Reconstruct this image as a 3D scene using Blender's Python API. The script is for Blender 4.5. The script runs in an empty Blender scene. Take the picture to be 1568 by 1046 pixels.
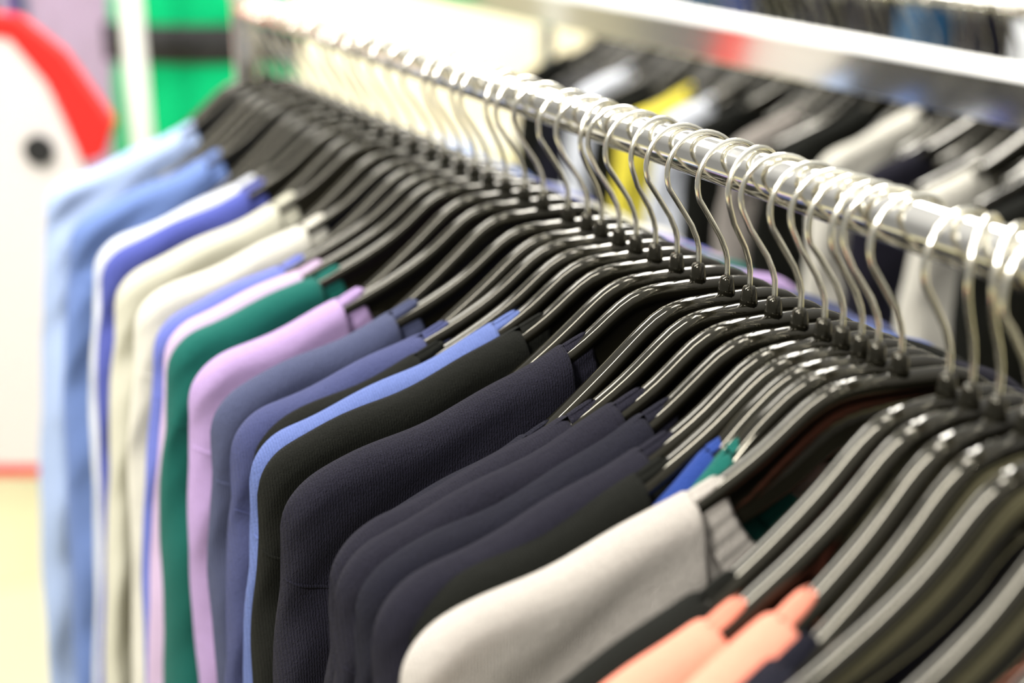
import bpy, math, random
from mathutils import Vector, Matrix
random.seed(7)
sc=bpy.context.scene
HR=1.40
def lin(c):
    return tuple(((v/255)/12.92 if v/255<=0.04045 else (((v/255)+0.055)/1.055)**2.4) for v in c)+(1.0,)
# ---------------------------------------------------------------- materials
def newmat(name):
    m=bpy.data.materials.new(name); m.use_nodes=True
    nt=m.node_tree; b=nt.nodes['Principled BSDF']; return m,nt,b
def fabric(name,rgb,rib=215,bump=0.6,sheen=0.12,var=0.25):
    m,nt,b=newmat(name); N=nt.nodes; L=nt.links
    tc=N.new('ShaderNodeTexCoord')
    w=N.new('ShaderNodeTexWave'); w.wave_type='BANDS'; w.bands_direction='X'
    w.inputs['Scale'].default_value=rib; w.inputs['Distortion'].default_value=4; w.inputs['Detail'].default_value=3
    w.inputs['Detail Scale'].default_value=3
    L.new(tc.outputs['Object'],w.inputs['Vector'])
    n=N.new('ShaderNodeTexNoise'); n.inputs['Scale'].default_value=700; n.inputs['Detail'].default_value=5; n.inputs['Roughness'].default_value=.7
    L.new(tc.outputs['Object'],n.inputs['Vector'])
    n2=N.new('ShaderNodeTexNoise'); n2.inputs['Scale'].default_value=110; n2.inputs['Detail'].default_value=8
    L.new(tc.outputs['Object'],n2.inputs['Vector'])
    a=N.new('ShaderNodeMath'); a.operation='MULTIPLY_ADD'; a.inputs[1].default_value=.38
    L.new(w.outputs['Fac'],a.inputs[0]); L.new(n.outputs['Fac'],a.inputs[2])
    a2=N.new('ShaderNodeMath'); a2.operation='ADD'
    L.new(a.outputs[0],a2.inputs[0]); L.new(n2.outputs['Fac'],a2.inputs[1])
    bp=N.new('ShaderNodeBump'); bp.inputs['Strength'].default_value=bump; bp.inputs['Distance'].default_value=0.0016
    L.new(a2.outputs[0],bp.inputs['Height']); L.new(bp.outputs['Normal'],b.inputs['Normal'])
    cr=N.new('ShaderNodeMixRGB'); c=lin(rgb)
    cr.inputs[1].default_value=tuple(max(0,v*(1-var*1.6)) for v in c[:3])+(1,)
    cr.inputs[2].default_value=tuple(min(1,v*(1+var*1.6)) for v in c[:3])+(1,)
    mx=N.new('ShaderNodeMath'); mx.operation='MULTIPLY_ADD'; mx.inputs[1].default_value=0.8
    L.new(n.outputs['Fac'],mx.inputs[0]) 
    h=N.new('ShaderNodeMath'); h.operation='MULTIPLY'; h.inputs[1].default_value=0.2
    L.new(w.outputs['Fac'],h.inputs[0]); L.new(h.outputs[0],mx.inputs[2])
    L.new(mx.outputs[0],cr.inputs[0]); L.new(cr.outputs[0],b.inputs['Base Color'])
    b.inputs['Roughness'].default_value=0.95
    b.inputs['Specular IOR Level'].default_value=0.1
    b.inputs['Sheen Weight'].default_value=sheen
    b.inputs['Sheen Roughness'].default_value=0.5
    b.inputs['Sheen Tint'].default_value=tuple(min(1,0.3+0.7*v) for v in c[:3])+(1,)
    return m
def simple(name,rgb,rough=0.5,metal=0.0,coat=0.0,nscale=30,namp=0.06,bump=0.0):
    m,nt,b=newmat(name); N=nt.nodes; L=nt.links
    tc=N.new('ShaderNodeTexCoord'); n=N.new('ShaderNodeTexNoise'); n.inputs['Scale'].default_value=nscale; n.inputs['Detail'].default_value=5
    L.new(tc.outputs['Object'],n.inputs['Vector'])
    c=lin(rgb); cr=N.new('ShaderNodeMixRGB')
    cr.inputs[1].default_value=tuple(v*(1-namp) for v in c[:3])+(1,)
    cr.inputs[2].default_value=tuple(min(1,v*(1+namp)) for v in c[:3])+(1,)
    L.new(n.outputs['Fac'],cr.inputs[0]); L.new(cr.outputs[0],b.inputs['Base Color'])
    mr=N.new('ShaderNodeMapRange'); mr.inputs['To Min'].default_value=rough*0.8; mr.inputs['To Max'].default_value=min(1,rough*1.2)
    L.new(n.outputs['Fac'],mr.inputs['Value']); L.new(mr.outputs[0],b.inputs['Roughness'])
    b.inputs['Metallic'].default_value=metal; b.inputs['Coat Weight'].default_value=coat; b.inputs['Coat Roughness'].default_value=0.08
    if bump>0:
        bp=N.new('ShaderNodeBump'); bp.inputs['Strength'].default_value=bump; bp.inputs['Distance'].default_value=0.002
        L.new(n.outputs['Fac'],bp.inputs['Height']); L.new(bp.outputs['Normal'],b.inputs['Normal'])
    return m
M_plastic=simple('black_glossy_plastic',(17,16,11),0.08,0,0.0,40,0.2)
M_plastic.node_tree.nodes['Principled BSDF'].inputs['Specular Tint'].default_value=(1,0.95,0.80,1)
M_plastic.node_tree.nodes['Principled BSDF'].inputs['Specular IOR Level'].default_value=0.5
M_wire=simple('polished_steel_wire',(252,249,236),0.2,1.0,0,80,0.04)
M_chrome=simple('chrome_tube',(252,250,244),0.11,1.0,0,25,0.03)
M_bar=simple('polished_flat_steel',(225,225,220),0.12,1.0,0,12,0.02)
M_lip=simple('white_bar_lip',(245,245,242),0.3)
M_whitepaint=simple('white_powder_coat',(240,240,236),0.45)
M_wall=simple('cream_wall_paint',(242,235,212),0.8,0,0,8,0.02,0.1)
M_black=simple('matte_black',(18,18,20),0.6)
# ---------------------------------------------------------------- mesh helpers
class MB:
    def __init__(s): s.v=[]; s.f=[]; s.m=[]
    def grid(s,rows,mi=0,closed=False,flip=False):
        b=len(s.v); nr=len(rows); nc=len(rows[0])
        for r in rows: s.v.extend(r)
        for i in range(nr-1):
            for j in range(nc if closed else nc-1):
                k=(j+1)%nc
                q=(b+i*nc+j,b+i*nc+k,b+(i+1)*nc+k,b+(i+1)*nc+j)
                s.f.append(q[::-1] if flip else q); s.m.append(mi)
        return b
    def cap(s,start,n,mi=0,flip=False):
        q=tuple(range(start,start+n)); s.f.append(q[::-1] if flip else q); s.m.append(mi)
    def tube(s,pts,r,n=10,mi=0,up=(0,1,0)):
        pts=[Vector(p) for p in pts]; rows=[]; prev=None
        for i,p in enumerate(pts):
            a=pts[max(0,i-1)]; c=pts[min(len(pts)-1,i+1)]; t=(c-a).normalized()
            u=Vector(up) if prev is None else prev
            u=(u-t*u.dot(t))
            if u.length<1e-5: u=Vector((1,0,0))-t*t.x
            u.normalize(); prev=u; w=t.cross(u)
            rr=r[i] if isinstance(r,(list,tuple)) else r
            rows.append([tuple(p+rr*(math.cos(2*math.pi*k/n)*u+math.sin(2*math.pi*k/n)*w)) for k in range(n)])
        b=s.grid(rows,mi,True); s.cap(b,n,mi,True); s.cap(b+(len(rows)-1)*n,n,mi)
    def box(s,c,d,mi=0):
        x,y,z=c; a,b_,e=d[0]/2,d[1]/2,d[2]/2; b=len(s.v)
        for sx in(-1,1):
            for sy in(-1,1):
                for sz in(-1,1): s.v.append((x+sx*a,y+sy*b_,z+sz*e))
        for q in((0,1,3,2),(4,6,7,5),(0,4,5,1),(2,3,7,6),(0,2,6,4),(1,5,7,3)):
            s.f.append(tuple(b+i for i in q)); s.m.append(mi)
    def mesh(s,name,mats,smooth=True):
        me=bpy.data.meshes.new(name); me.from_pydata(s.v,[],s.f)
        for m in mats: me.materials.append(m)
        me.polygons.foreach_set('material_index',s.m)
        if smooth: me.polygons.foreach_set('use_smooth',[True]*len(s.f))
        me.update(); return me
def addobj(name,me,loc=(0,0,0),rz=0,parent=None):
    o=bpy.data.objects.new(name,me); o.location=loc; o.rotation_euler=(0,0,rz)
    sc.collection.objects.link(o)
    if parent: o.parent=parent
    return o
def interp(P,u):
    if u<=P[0][0]: return P[0][1]
    for (a,b),(c,d) in zip(P,P[1:]):
        if u<=c: return b+(d-b)*(u-a)/(c-a)
    (a,b),(c,d)=P[-2],P[-1]; return d+(d-b)/(c-a)*(u-c)
def sstep(a,b,x):
    t=max(0,min(1,(x-a)/(b-a))); return t*t*(3-2*t)
ARM=[(0,-.0690),(.022,-.0692),(.034,-.0705),(.044,-.0745),(.054,-.082),(.066,-.0925),(.08,-.102),(.1,-.1125),(.13,-.1255),(.16,-.1365),(.19,-.1465),(.215,-.155),(.222,-.158)]
def arm(u):
    u=abs(u); return sum(interp(ARM,abs(u+k*.003)) for k in(-2,-1,0,1,2))/5
HH=[(0,.026),(.03,.032),(.05,.038),(.08,.030),(.12,.021),(.2,.014),(.23,.012)]
# ---------------------------------------------------------------- clothes hanger
_hc={}
def hanger_mesh(W=.222,droop=0.0,u0=.06,u1=.14):
    var=random.randrange(5)
    key=(round(W,3),round(droop,3),round(u1,3),var)
    if key in _hc: return _hc[key]
    mb=MB(); rows=[]; n=64
    for i in range(n+1):
        x=-W+2*W*i/n; u=abs(x); z=arm(u)-droop*sstep(u0,u1,u); h=interp(HH,u)
        e=max(0,(u-(W-.006))/.006); k=math.sqrt(max(.05,1-e*e*.95))
        zc=z-h/2
        half=[(0,0),(.0030,-.0004),(.0050,-.0016),(.0060,-.0038),(.0058,-.0064),(.0045,-.0088),(.0030,-.0106)]
        low=[(.003,-h+.005),(.0043,-h+.0035),(.0045,-h+.0015),(.003,-h+.0002)]
        if h<.017: low=[(.0034,-h+.0035),(.0040,-h+.0025),(.0040,-h+.0012),(.0025,-h+.0002)]; half=[(a,b*.8) for a,b in half]
        sec=half+low+[(0,-h)]
        full=sec+[(-a,b) for a,b in sec[-2:0:-1]]
        rows.append([(x,a*k,zc+(z+b-zc)*k) for a,b in full])
    b=mb.grid(rows,0,True); nn=len(rows[0]); mb.cap(b,nn,0,True); mb.cap(b+n*nn,nn,0)
    mb.tube([(0,0,-.074),(0,0,-.067),(0,0,-.0615),(0,0,-.0600)],[.0056,.0046,.0038,.0028],14,0)
    R=.0208+(.0006,-.0008,.0012,0,-.0004)[var]; cz=.0118+.0016-R
    pts=[(0,0,-.066),(0,0,-.058),(-.0003,0,-.051),(-.0018,0,-.0455),(-.0052,0,-.038),(-.0098,0,-.031),(-.0145,0,-.024)]
    for k in range(0,25):
        a=math.radians(203-k*(203+28)/24)
        pts.append((R*math.cos(a),0,cz+R*math.sin(a)))
    r=math.radians((0,14,-9,22,-18)[var])
    pts=[(x*math.cos(r),x*math.sin(r),z) for x,y,z in pts]
    mb.tube(pts,.00155,10,1)
    me=mb.mesh('clothes_hanger_mesh',[M_plastic,M_wire]); _hc[key]=me
    return me
# ---------------------------------------------------------------- garment
def garment(name,mat,y,neck_y=None,U=.240,uc=.085,L=.72,t=.015,zoff=0.0,seed=0,xc=0,hr=HR,ncol=50,nrow=44,Dn=.085,fold=1.0,rib=True,hang=True,flare=0.0):
    rnd=random.Random(seed*13+5)
    if neck_y is None: neck_y=y
    phi=math.asin(max(-.5,min(.5,(neck_y-y)/.22)))
    ph=[rnd.uniform(0,6.28) for _ in range(8)]
    R=rnd.uniform(.020,.030); ue0=U-R; dr=-zoff
    top=lambda u: arm(u)+.0035-dr*sstep(.06,max(uc,.10)+.02,u)+.0013*math.sin(u*85+ph[2])*sstep(.08,.12,u)
    def ztop(u):
        u=abs(u)
        if u<=ue0: return top(u)
        k=min(1,(u-ue0)/R); return top(ue0)-.38*(u-ue0)-.019*(1-math.sqrt(max(0,1-k*k)))
    zend=top(ue0)
    zb=zend-L
    def zneck(u,front):
        k=math.sqrt(max(0,1-(u/uc)**2)); return top(uc)-(Dn if front else .018)*k
    ug=U-.085
    mb=MB()
    xs=[]
    for i in range(ncol+1):
        s=-1+2*i/ncol; a=abs(s); xs.append(math.copysign(U*(1-(1-a)**1.5),s) if a>0 else 0)
    for sg in(-1,1):
        for q in(uc,uc-.0015,uc-.004,uc-.009,uc-.016): xs.append(sg*q)
    xs=sorted(xs); cl=[xs[0]]
    key=set(round(sg*q,6) for sg in(-1,1) for q in(uc,uc-.0015,uc-.004,uc-.009,uc-.016))
    for x in xs[1:]:
        if round(x,6) in key:
            while cl and abs(x-cl[-1])<.0012 and round(cl[-1],6) not in key: cl.pop()
            cl.append(x)
        elif abs(x-cl[-1])>.0012: cl.append(x)
    xs=cl
    def surf(x,v,side):
        u=abs(x)
        front=side<0
        zt=ztop(u) if u>=uc else zneck(u,front)
        d=v*(zt-zb); z=zt-d
        e=max(0,min(1,(u-(U-.020))/.020)); edge=math.sqrt(max(0,1-e*e))
        T=(t+.008*sstep(.03,.3,d))*edge
        rp=math.sqrt(max(0,1-(1-min(d/.015,1))**2))
        nb=.95*math.sqrt(max(0,1-(u/uc)**6)) if u<uc else 0; T*=max(rp,nb)
        T*=1-.85*math.exp(-((u-ug-.006*math.sin(z*7+ph[5]))/.007)**2)*sstep(.05,.12,d)
        g=sstep(.03,.25,d)*fold
        gy=g*(.007*math.sin(x*62+ph[0]+1.3*math.sin(z*6+ph[1]))+.005*math.sin(x*131+ph[2]+1.1*math.sin(z*9+ph[3])))*(0.35+0.65*edge)
        gy+=.0034*math.sin(d*50+x*34+ph[4])*sstep(.01,.05,d)*fold
        gy+=.0016*math.sin(d*120-u*70+ph[1])*sstep(.005,.03,d)*fold
        T*=1+.22*g*math.sin(x*90*side+ph[6]+z*8)
        xx=x+math.copysign(1,x)*(.005*math.sin(z*8+ph[7])*g/max(fold,1)*sstep(.1,U,u)+(.005*sstep(.02,.1,d)+flare*d)*sstep(.12,U,u)) if x else 0
        return (xx,side*T+gy,z)
    vs=[(i/nrow)**1.9 for i in range(nrow+1)]
    for side in(-1,1):
        rows=[[surf(x,v,side) for x in xs] for v in vs]
        mb.grid(rows,0,False,flip=(side<0)^True)
    for sg in(-1,1):
        pts=[]
        for k in range(15):
            u=ug+(U-.001-ug)*k/14; zt=ztop(u); zs=zend-.058-.008*math.sin(k/14*3)
            p=surf(sg*u,max(.0,(zt-zs)/(zt-zb)),-1); pts.append((p[0],p[1]-.0003,p[2]))
        mb.tube(pts,.0012,6,0,up=(0,1,0))
    n=200; ra=[];rb=[];rc=[];rd=[]
    for k in range(n):
        a=2*math.pi*k/n; ca=math.cos(a); x=uc*math.copysign(abs(ca)**.6,ca); side=-1 if math.sin(a)>=0 else 1
        p=surf(x*.9995,0,side)
        f=abs(x)/uc
        q=Vector((-x/uc*.86,0,.44+.56*(1-f))).normalized()*(.018 if side<0 else .015)
        rr=.0009 if ((k//2)%2 and rib) else 0
        o=side*.0013
        P=Vector(p)
        Q=P+q
        lo=P-q*.06
        ra.append((lo.x,lo.y+o*1.1+side*rr,lo.z)); rb.append((Q.x,Q.y+o+side*rr,Q.z)); rc.append((Q.x,Q.y-o,Q.z)); rd.append((lo.x,lo.y-o,lo.z))
    mb.grid([ra,rb,rc,rd,ra],0,True)
    me=mb.mesh(name,[mat]); 
    o=addobj(name,me,(xc,neck_y,hr),phi)
    sm=o.modifiers.new('s','SUBSURF'); sm.levels=1; sm.render_levels=1
    if hang:
        addobj('clothes_hanger',hanger_mesh(min(.222,U-.018),dr+.001,.06,max(uc,.10)+.02),(xc,neck_y,hr),phi)
    return o
# ---------------------------------------------------------------- palette
F={}
def fab(k,rgb,**kw): F[k]=fabric(k+'_knit',rgb,**kw)
fab('light_blue',(158,176,212),var=.15); fab('mid_blue',(98,120,172)); fab('white',(204,208,216),var=.12); fab('indigo',(76,84,156))
fab('cream',(188,186,170),var=.12); fab('cream2',(196,193,182),var=.12); fab('periwinkle',(96,106,176)); fab('pink_lilac',(182,160,188),var=.15)
fab('teal',(20,84,76)); fab('lilac',(158,134,176),var=.2); fab('slate',(66,71,97),bump=.8); fab('slate2',(62,67,103),bump=.8)
fab('blue',(80,94,142)); fab('black',(18,19,15),sheen=.03,var=.45,bump=.9); fab('navy',(28,27,38),bump=1,sheen=.05,var=.45); fab('navy_dark',(24,24,35),sheen=.05,var=.45,bump=1)
fab('grey',(172,166,159),bump=.8,var=.22); fab('coral',(222,136,114),bump=.6,var=.15); fab('royal',(34,56,118)); fab('yellow',(214,200,70)); fab('green',(8,190,120)); fab('red',(220,40,36)); fab('purple',(165,120,190)); fab('midgrey',(134,128,122)); fab('denim',(44,84,120))
# ---------------------------------------------------------------- main rail garments (near -> far): name, fabric, tip y, neck y
G=[
 ('navy_tshirt','navy_dark',-.306,-.268,dict(U=.225,uc=.135,zoff=-.006)),
 ('coral_tshirt','coral',-.290,-.251,dict(U=.222,uc=.122,zoff=-.004)),
 ('coral_sweater','coral',-.262,-.235,dict(U=.232,uc=.140,zoff=-.004)),
 ('black_cardigan','black',-.242,-.221,dict(U=.225,uc=.130,zoff=-.007)),
 ('grey_sweater','grey',-.168,-.190,dict(U=.240,uc=.104,Dn=.070,zoff=-.002)),
 ('teal_tshirt','teal',-.157,-.174,dict(U=.190,uc=.076,zoff=-.022,Dn=.06,t=.010)),
 ('blue_polo','royal',-.151,-.162,dict(U=.195,uc=.080,zoff=-.018,Dn=.045,t=.010)),
 ('black_sweater','black',-.142,-.148,dict(U=.228,uc=.11,zoff=-.004)),
 ('navy_sweater','navy',-.132,-.134,dict(U=.238,uc=.10)),
 ('navy_sweater','navy_dark',-.102,-.115,dict(U=.236,uc=.085,zoff=-.004)),
 ('navy_sweater','navy',-.086,-.093,dict(U=.240,uc=.090)),
 ('navy_sweater','navy',-.066,-.071,dict(U=.236,uc=.105,zoff=-.004)),
 ('navy_sweater','navy_dark',-.050,-.050,dict(U=.228,uc=.12,zoff=-.014)),
 ('navy_sweater','navy',.0,-.022,dict(U=.241,uc=.080)),
 ('black_sweater','black',.046,.024,dict(U=.240,uc=.083)),
 ('blue_sweater','blue',.064,.046,dict(U=.239,uc=.09)),
 ('black_tshirt','black',.082,.066,dict(U=.232,uc=.13,zoff=-.003)),
 ('slate_blue_sweater','slate2',.100,.088,dict(U=.240,uc=.118)),
 ('slate_blue_sweater','slate',.146,.132,dict(U=.240,uc=.12)),
 ('lilac_sweater','lilac',.200,.196,dict(U=.240,uc=.135)),
 ('teal_sweater','teal',.262,.254,dict(U=.240,uc=.13)),
 ('pink_sweater','pink_lilac',.288,.278,dict(U=.236,uc=.135,t=.012)),
 ('periwinkle_sweater','periwinkle',.312,.304,dict(U=.238,uc=.14,t=.012)),
 ('cream_sweater','cream2',.366,.360,dict(U=.240,uc=.105)),
 ('cream_sweater','cream',.440,.436,dict(U=.240,uc=.105)),
 ('indigo_sweater','indigo',.510,.506,dict(U=.238,uc=.11,t=.012)),
 ('white_shirt','white',.535,.535,dict(U=.238,uc=.11,t=.012)),
 ('blue_shirt','mid_blue',.650,.650,dict(U=.240,uc=.11,t=.02,fold=1.5)),
 ('light_blue_shirt','light_blue',.790,.790,dict(U=.240,uc=.10,t=.022,fold=1.7)),
]
for i,(nm,fb,y,ny,kw) in enumerate(G):
    garment(nm,F[fb],y,neck_y=ny,seed=i+1,flare=(.085 if y>.22 else .035),**kw)
    nxt=G[i+1][3] if i+1<len(G) else .85
    sp=.0235 if y<.09 else (.028 if y<.3 else .033)
    gap=nxt-ny; n=int(round(gap/sp))-1
    if nm=='black_cardigan': n=0
    for k in range(max(0,n)):
        hy=ny+gap*(k+1)/(n+1)+random.uniform(-.004,.004)
        ty=y+.012+(nxt-y-.012)*.55*(k+.6)/(n+1)
        phi=math.asin(max(-.25,min(.25,(hy-ty)/.2)))
        addobj('clothes_hanger',hanger_mesh(.150,.012),(0,hy,HR),phi)
for ny in(-.290,-.325,-.355,-.385): addobj('clothes_hanger',hanger_mesh(.222,0),(0,ny,HR),.12)
# ---------------------------------------------------------------- racks
def rack(name,xc,y0,y1,hr):
    e=bpy.data.objects.new(name,None); e.location=(xc,0,0); sc.collection.objects.link(e)
    mb=MB(); mb.tube([(0,y0,hr),(0,y0+.01,hr),(0,y1-.01,hr),(0,y1,hr)],.0118,32); addobj('rail',mb.mesh('rail',[M_chrome]),parent=e)
    for i,yy in enumerate((y0,y1)):
        mb=MB(); mb.tube([(0,yy,.03),(0,yy,hr-.01),(0,yy,hr+.012)],.0125,24)
        mb.tube([(0,yy,hr+.010),(0,yy,hr+.018),(0,yy,hr+.021)],[.015,.015,.009],24)
        addobj('post_%d'%(i+1),mb.mesh('post',[M_chrome]),parent=e)
        mb=MB(); mb.tube([(-.25,yy,.03),(-.24,yy,.03),(.24,yy,.03),(.25,yy,.03)],.0125,16,up=(0,1,0))
        for sx in(-.23,.23): mb.tube([(sx,yy,0),(sx,yy,.012),(sx,yy,.03)],[.016,.018,.012],16)
        addobj('foot_%d'%(i+1),mb.mesh('foot',[M_chrome]),parent=e)
    return e
rack('clothes_rack',0,-1.15,.885,HR)
r2=rack('clothes_rack',.75,-.6,1.62,HR)
mb=MB()
mb.box((-.326,.6,HR-.030),(.006,3.0,.040),0); mb.box((-.330,.6,HR-.006),(.030,3.0,.011),1)
for yy in(-.6,1.62): mb.box((-.16,yy,HR-.03),(.33,.012,.012),0)
o=addobj('flat_bar',mb.mesh('flat_bar',[M_bar,M_lip],False),parent=r2)
bv=o.modifiers.new('b','BEVEL'); bv.width=.0015; bv.segments=2
S=[('black_coat','black'),('black_coat','navy_dark'),('white_shirt','white'),('black_shirt','black'),('yellow_shirt','yellow'),('white_shirt','white'),('black_shirt','black'),('grey_jacket','midgrey'),('black_shirt','black'),('white_shirt','cream2'),('navy_jacket','navy'),('white_shirt','cream2'),('black_shirt','black')]
for i,(nm,fb) in enumerate(S):
    y=1.27-i*.080
    garment(nm,F[fb],y,seed=50+i,xc=.75,ncol=30,nrow=24,uc=random.choice((.10,.14,.16)),zoff=random.choice((0,-.006,-.015)),U=random.choice((.225,.232,.24)),rib=False)
    addobj('clothes_hanger',hanger_mesh(.15,.012),(.75,y-.03,HR),random.uniform(-.15,.15))
    addobj('clothes_hanger',hanger_mesh(.20,.012),(.75,y-.052,HR),random.uniform(-.15,.15))
H3=1.62
rack('clothes_rack',1.9,.6,3.4,H3)
cols=['denim','navy','denim','white','navy','denim','navy','navy_dark','black','royal','denim','white','red','navy']
for i,c in enumerate(cols):
    garment(c+'_shirt',F[c],.85+i*.17,seed=80+i,xc=1.9,hr=H3,ncol=24,nrow=20,L=.85,t=.03,U=.26,rib=False)
# ---------------------------------------------------------------- background: left
yaw=-math.radians(25.9)
def extr(mb,poly,y0,y1,mi):
    n=len(poly); b=len(mb.v)
    for (x,z) in poly: mb.v.append((x,y0,z))
    for (x,z) in poly: mb.v.append((x,y1,z))
    mb.f.append(tuple(b+i for i in range(n))); mb.m.append(mi)
    mb.f.append(tuple(b+n+i for i in reversed(range(n)))); mb.m.append(mi)
    for i in range(n):
        j=(i+1)%n; mb.f.append((b+j,b+i,b+n+i,b+n+j)); mb.m.append(mi)
M_wj=fabric('white_fleece',(222,216,213),rib=60,var=.1); M_rj=fabric('red_trim',(215,48,44),rib=60)
mb=MB()
pw=[(-.38,.20),(-.30,.29),(-.06,.293),(-.012,.285),(.03,.225),(.062,.135),(.072,.10),(.055,0),(.05,-.15),(.055,-.335),(-.38,-.335)]
pr=[(-.40,.20),(-.31,.315),(-.06,.320),(0,.312),(.055,.265),(.113,.172),(.095,.125),(.072,.118),(.04,.215),(-.012,.285),(-.06,.293),(-.30,.29)]
extr(mb,pw,-.012,.012,0); extr(mb,pr,-.016,.016,1)
extr(mb,[(-.38,-.352),(-.38,-.335),(.055,-.335),(.055,-.352)],-.014,.014,1)
circ=[(.012+.021*math.cos(-k*math.pi/12),.135+.021*math.sin(-k*math.pi/12)) for k in range(24)]
extr(mb,circ,-.020,-.011,2)
mb.tube([(-.20,0,.30),(-.20,0,.40),(-.19,0,.47),(-.17,0,.485)],.004,8,2)
o=addobj('white_jacket_with_red_trim',mb.mesh('wj',[M_wj,M_rj,M_black],False),(-.172,1.368,1.039),yaw)
bv=o.modifiers.new('b','BEVEL'); bv.width=.004; bv.segments=3
e=bpy.data.objects.new('white_display_stand',None); sc.collection.objects.link(e)
mb=MB(); mb.tube([(.04,1.69,0),(.04,1.69,.02),(.04,1.69,1.78),(.04,1.69,1.8)],.018,20); addobj('upright',mb.mesh('up',[M_whitepaint]),parent=e)
mb=MB(); mb.tube([(-.5,1.69,1.5),(-.4,1.69,1.5),(.9,1.69,1.5),(1.0,1.69,1.5)],.012,16); addobj('crossbar',mb.mesh('cb',[M_whitepaint]),parent=e)
mb=MB(); mb.box((.04,1.69,.015),(.4,.4,.02)); addobj('base',mb.mesh('bs',[M_whitepaint],False),parent=e)
mb=MB(); rows=[]
for i in range(40):
    z=.16-i*.012; rows.append([])
    for k in range(48):
        a=2*math.pi*k/48; w=.165+.012*sstep(0,.3,-z)-.01*math.exp(-((z-.045)/.03)**2)
        if z>.12: w*=1-.35*((z-.12)/.04)**2
        rr=1+.05*math.sin(a*9+z*8)
        rows[-1].append((w*math.cos(a)*rr,.055*math.sin(a)*rr,z))
b=mb.grid(rows,0,True); mb.cap(b,48,0)
rows=[]
for z,g in((.085,1.0),(.083,1.05),(.018,1.05),(.016,1.0)):
    rows.append([((.170*g)*math.cos(2*math.pi*k/48),(.062*g)*math.sin(2*math.pi*k/48),z) for k in range(48)])
mb.grid(rows,1,True)
mb.box((-.02,-.068,.05),(.03,.01,.03),1)
mb.tube([(0,0,.15),(0,0,.22),(.01,0,.30),(.03,0,.315)],.004,8,2)
addobj('green_belted_jacket',mb.mesh('gj',[F['green'],M_black,M_wire]),(.215,1.948,1.186),yaw)
rack('clothes_rack',.25,2.55,4.3,1.55)
for i,c in enumerate(['pink_lilac','denim','purple','white','black','teal','coral','navy']):
    garment(c+'_dress',F[c],2.65+i*.2,seed=120+i,xc=.25,hr=1.55,ncol=24,nrow=20,L=.9,t=.03,rib=False)
# ---------------------------------------------------------------- room
def floor_mat():
    m,nt,b=newmat('pale_tile_floor'); N=nt.nodes; L=nt.links
    tc=N.new('ShaderNodeTexCoord'); br=N.new('ShaderNodeTexBrick'); br.offset=0
    br.inputs['Scale'].default_value=1; br.inputs['Brick Width'].default_value=.6; br.inputs['Row Height'].default_value=.6; br.inputs['Mortar Size'].default_value=.004
    br.inputs['Color1'].default_value=lin((204,198,160)); br.inputs['Color2'].default_value=lin((196,190,150)); br.inputs['Mortar'].default_value=lin((160,150,120))
    L.new(tc.outputs['Object'],br.inputs['Vector']); L.new(br.outputs['Color'],b.inputs['Base Color']); b.inputs['Roughness'].default_value=.4
    return m
def plane(name,c,d,mat):
    mb=MB(); mb.box(c,d); return addobj(name,mb.mesh(name,[mat],False))
plane('floor',(1.5,2,-.05),(9,9,.1),floor_mat())
plane('wall_back',(1.5,6.55,1.5),(9,.1,3),M_wall)
plane('wall_right',(6.05,2,1.5),(.1,9,3),M_wall)
plane('baseboard_back',(1.5,6.485,.05),(8.9,.02,.1),M_whitepaint)
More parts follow.
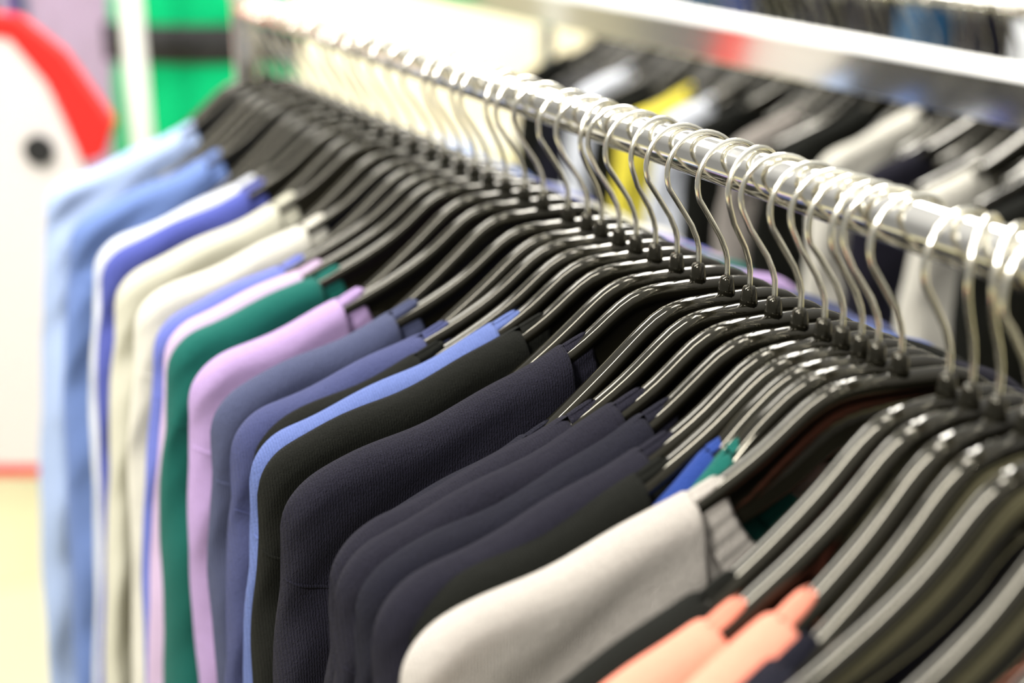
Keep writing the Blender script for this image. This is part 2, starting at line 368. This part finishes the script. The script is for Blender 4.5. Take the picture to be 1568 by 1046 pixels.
# ---------------------------------------------------------------- light: bright overhead, dimmer toward the horizon
w=bpy.data.worlds.new('World'); sc.world=w; w.use_nodes=True
nt=w.node_tree; bg=nt.nodes['Background']
tc=nt.nodes.new('ShaderNodeTexCoord'); sp=nt.nodes.new('ShaderNodeSeparateXYZ'); cr=nt.nodes.new('ShaderNodeValToRGB')
nt.links.new(tc.outputs['Generated'],sp.inputs[0]); nt.links.new(sp.outputs['Z'],cr.inputs[0]); nt.links.new(cr.outputs[0],bg.inputs[0])
cr.color_ramp.elements[0].position=0.15; cr.color_ramp.elements[0].color=(.28,.275,.26,1)
cr.color_ramp.elements[1].position=0.85; cr.color_ramp.elements[1].color=(1.0,.98,.93,1)
bg.inputs[1].default_value=0.85
def area(name,loc,target,sx,sy,power,col=(1,.965,.90)):
    l=bpy.data.lights.new(name,'AREA'); l.shape='RECTANGLE'; l.size=sx; l.size_y=sy; l.energy=power; l.color=col
    o=bpy.data.objects.new(name,l); o.location=loc
    o.rotation_euler=(Vector(target)-Vector(loc)).to_track_quat('-Z','Y').to_euler(); sc.collection.objects.link(o)
area('ceiling_light',(-.9,.6,2.9),(-.2,.4,1.2),.2,1.8,58)
area('ceiling_light',(.9,1.4,2.9),(.1,.4,1.2),.4,2.2,76)
area('ceiling_light',(-1.4,-.8,2.5),(-.1,.2,1.2),.4,.4,42)
area('ceiling_light',(2.2,4.5,3.0),(2.2,5.2,0),2.5,1.5,160)
area('ceiling_light',(0,3,3.0),(0,3,0),1.2,1.2,60)
# ---------------------------------------------------------------- camera
cam=bpy.data.cameras.new('camera'); co=bpy.data.objects.new('camera',cam); sc.collection.objects.link(co)
yw=math.radians(25.9); th=math.radians(18.83)
Rv=Vector((math.cos(yw),-math.sin(yw),0)); H=Vector((math.sin(yw),math.cos(yw),0))
Fv=H*math.cos(th)-Vector((0,0,1))*math.sin(th); Uv=Rv.cross(Fv)
co.matrix_world=Matrix(((Rv.x,Uv.x,-Fv.x,-.4263),(Rv.y,Uv.y,-Fv.y,-.6625),(Rv.z,Uv.z,-Fv.z,HR+.154),(0,0,0,1)))
cam.lens=50; cam.sensor_width=36; cam.clip_start=.02
cam.dof.use_dof=True; cam.dof.focus_distance=.76; cam.dof.aperture_fstop=2.9
sc.camera=co
sc.view_settings.view_transform='Standard'; sc.view_settings.look='None'; sc.view_settings.exposure=0.22
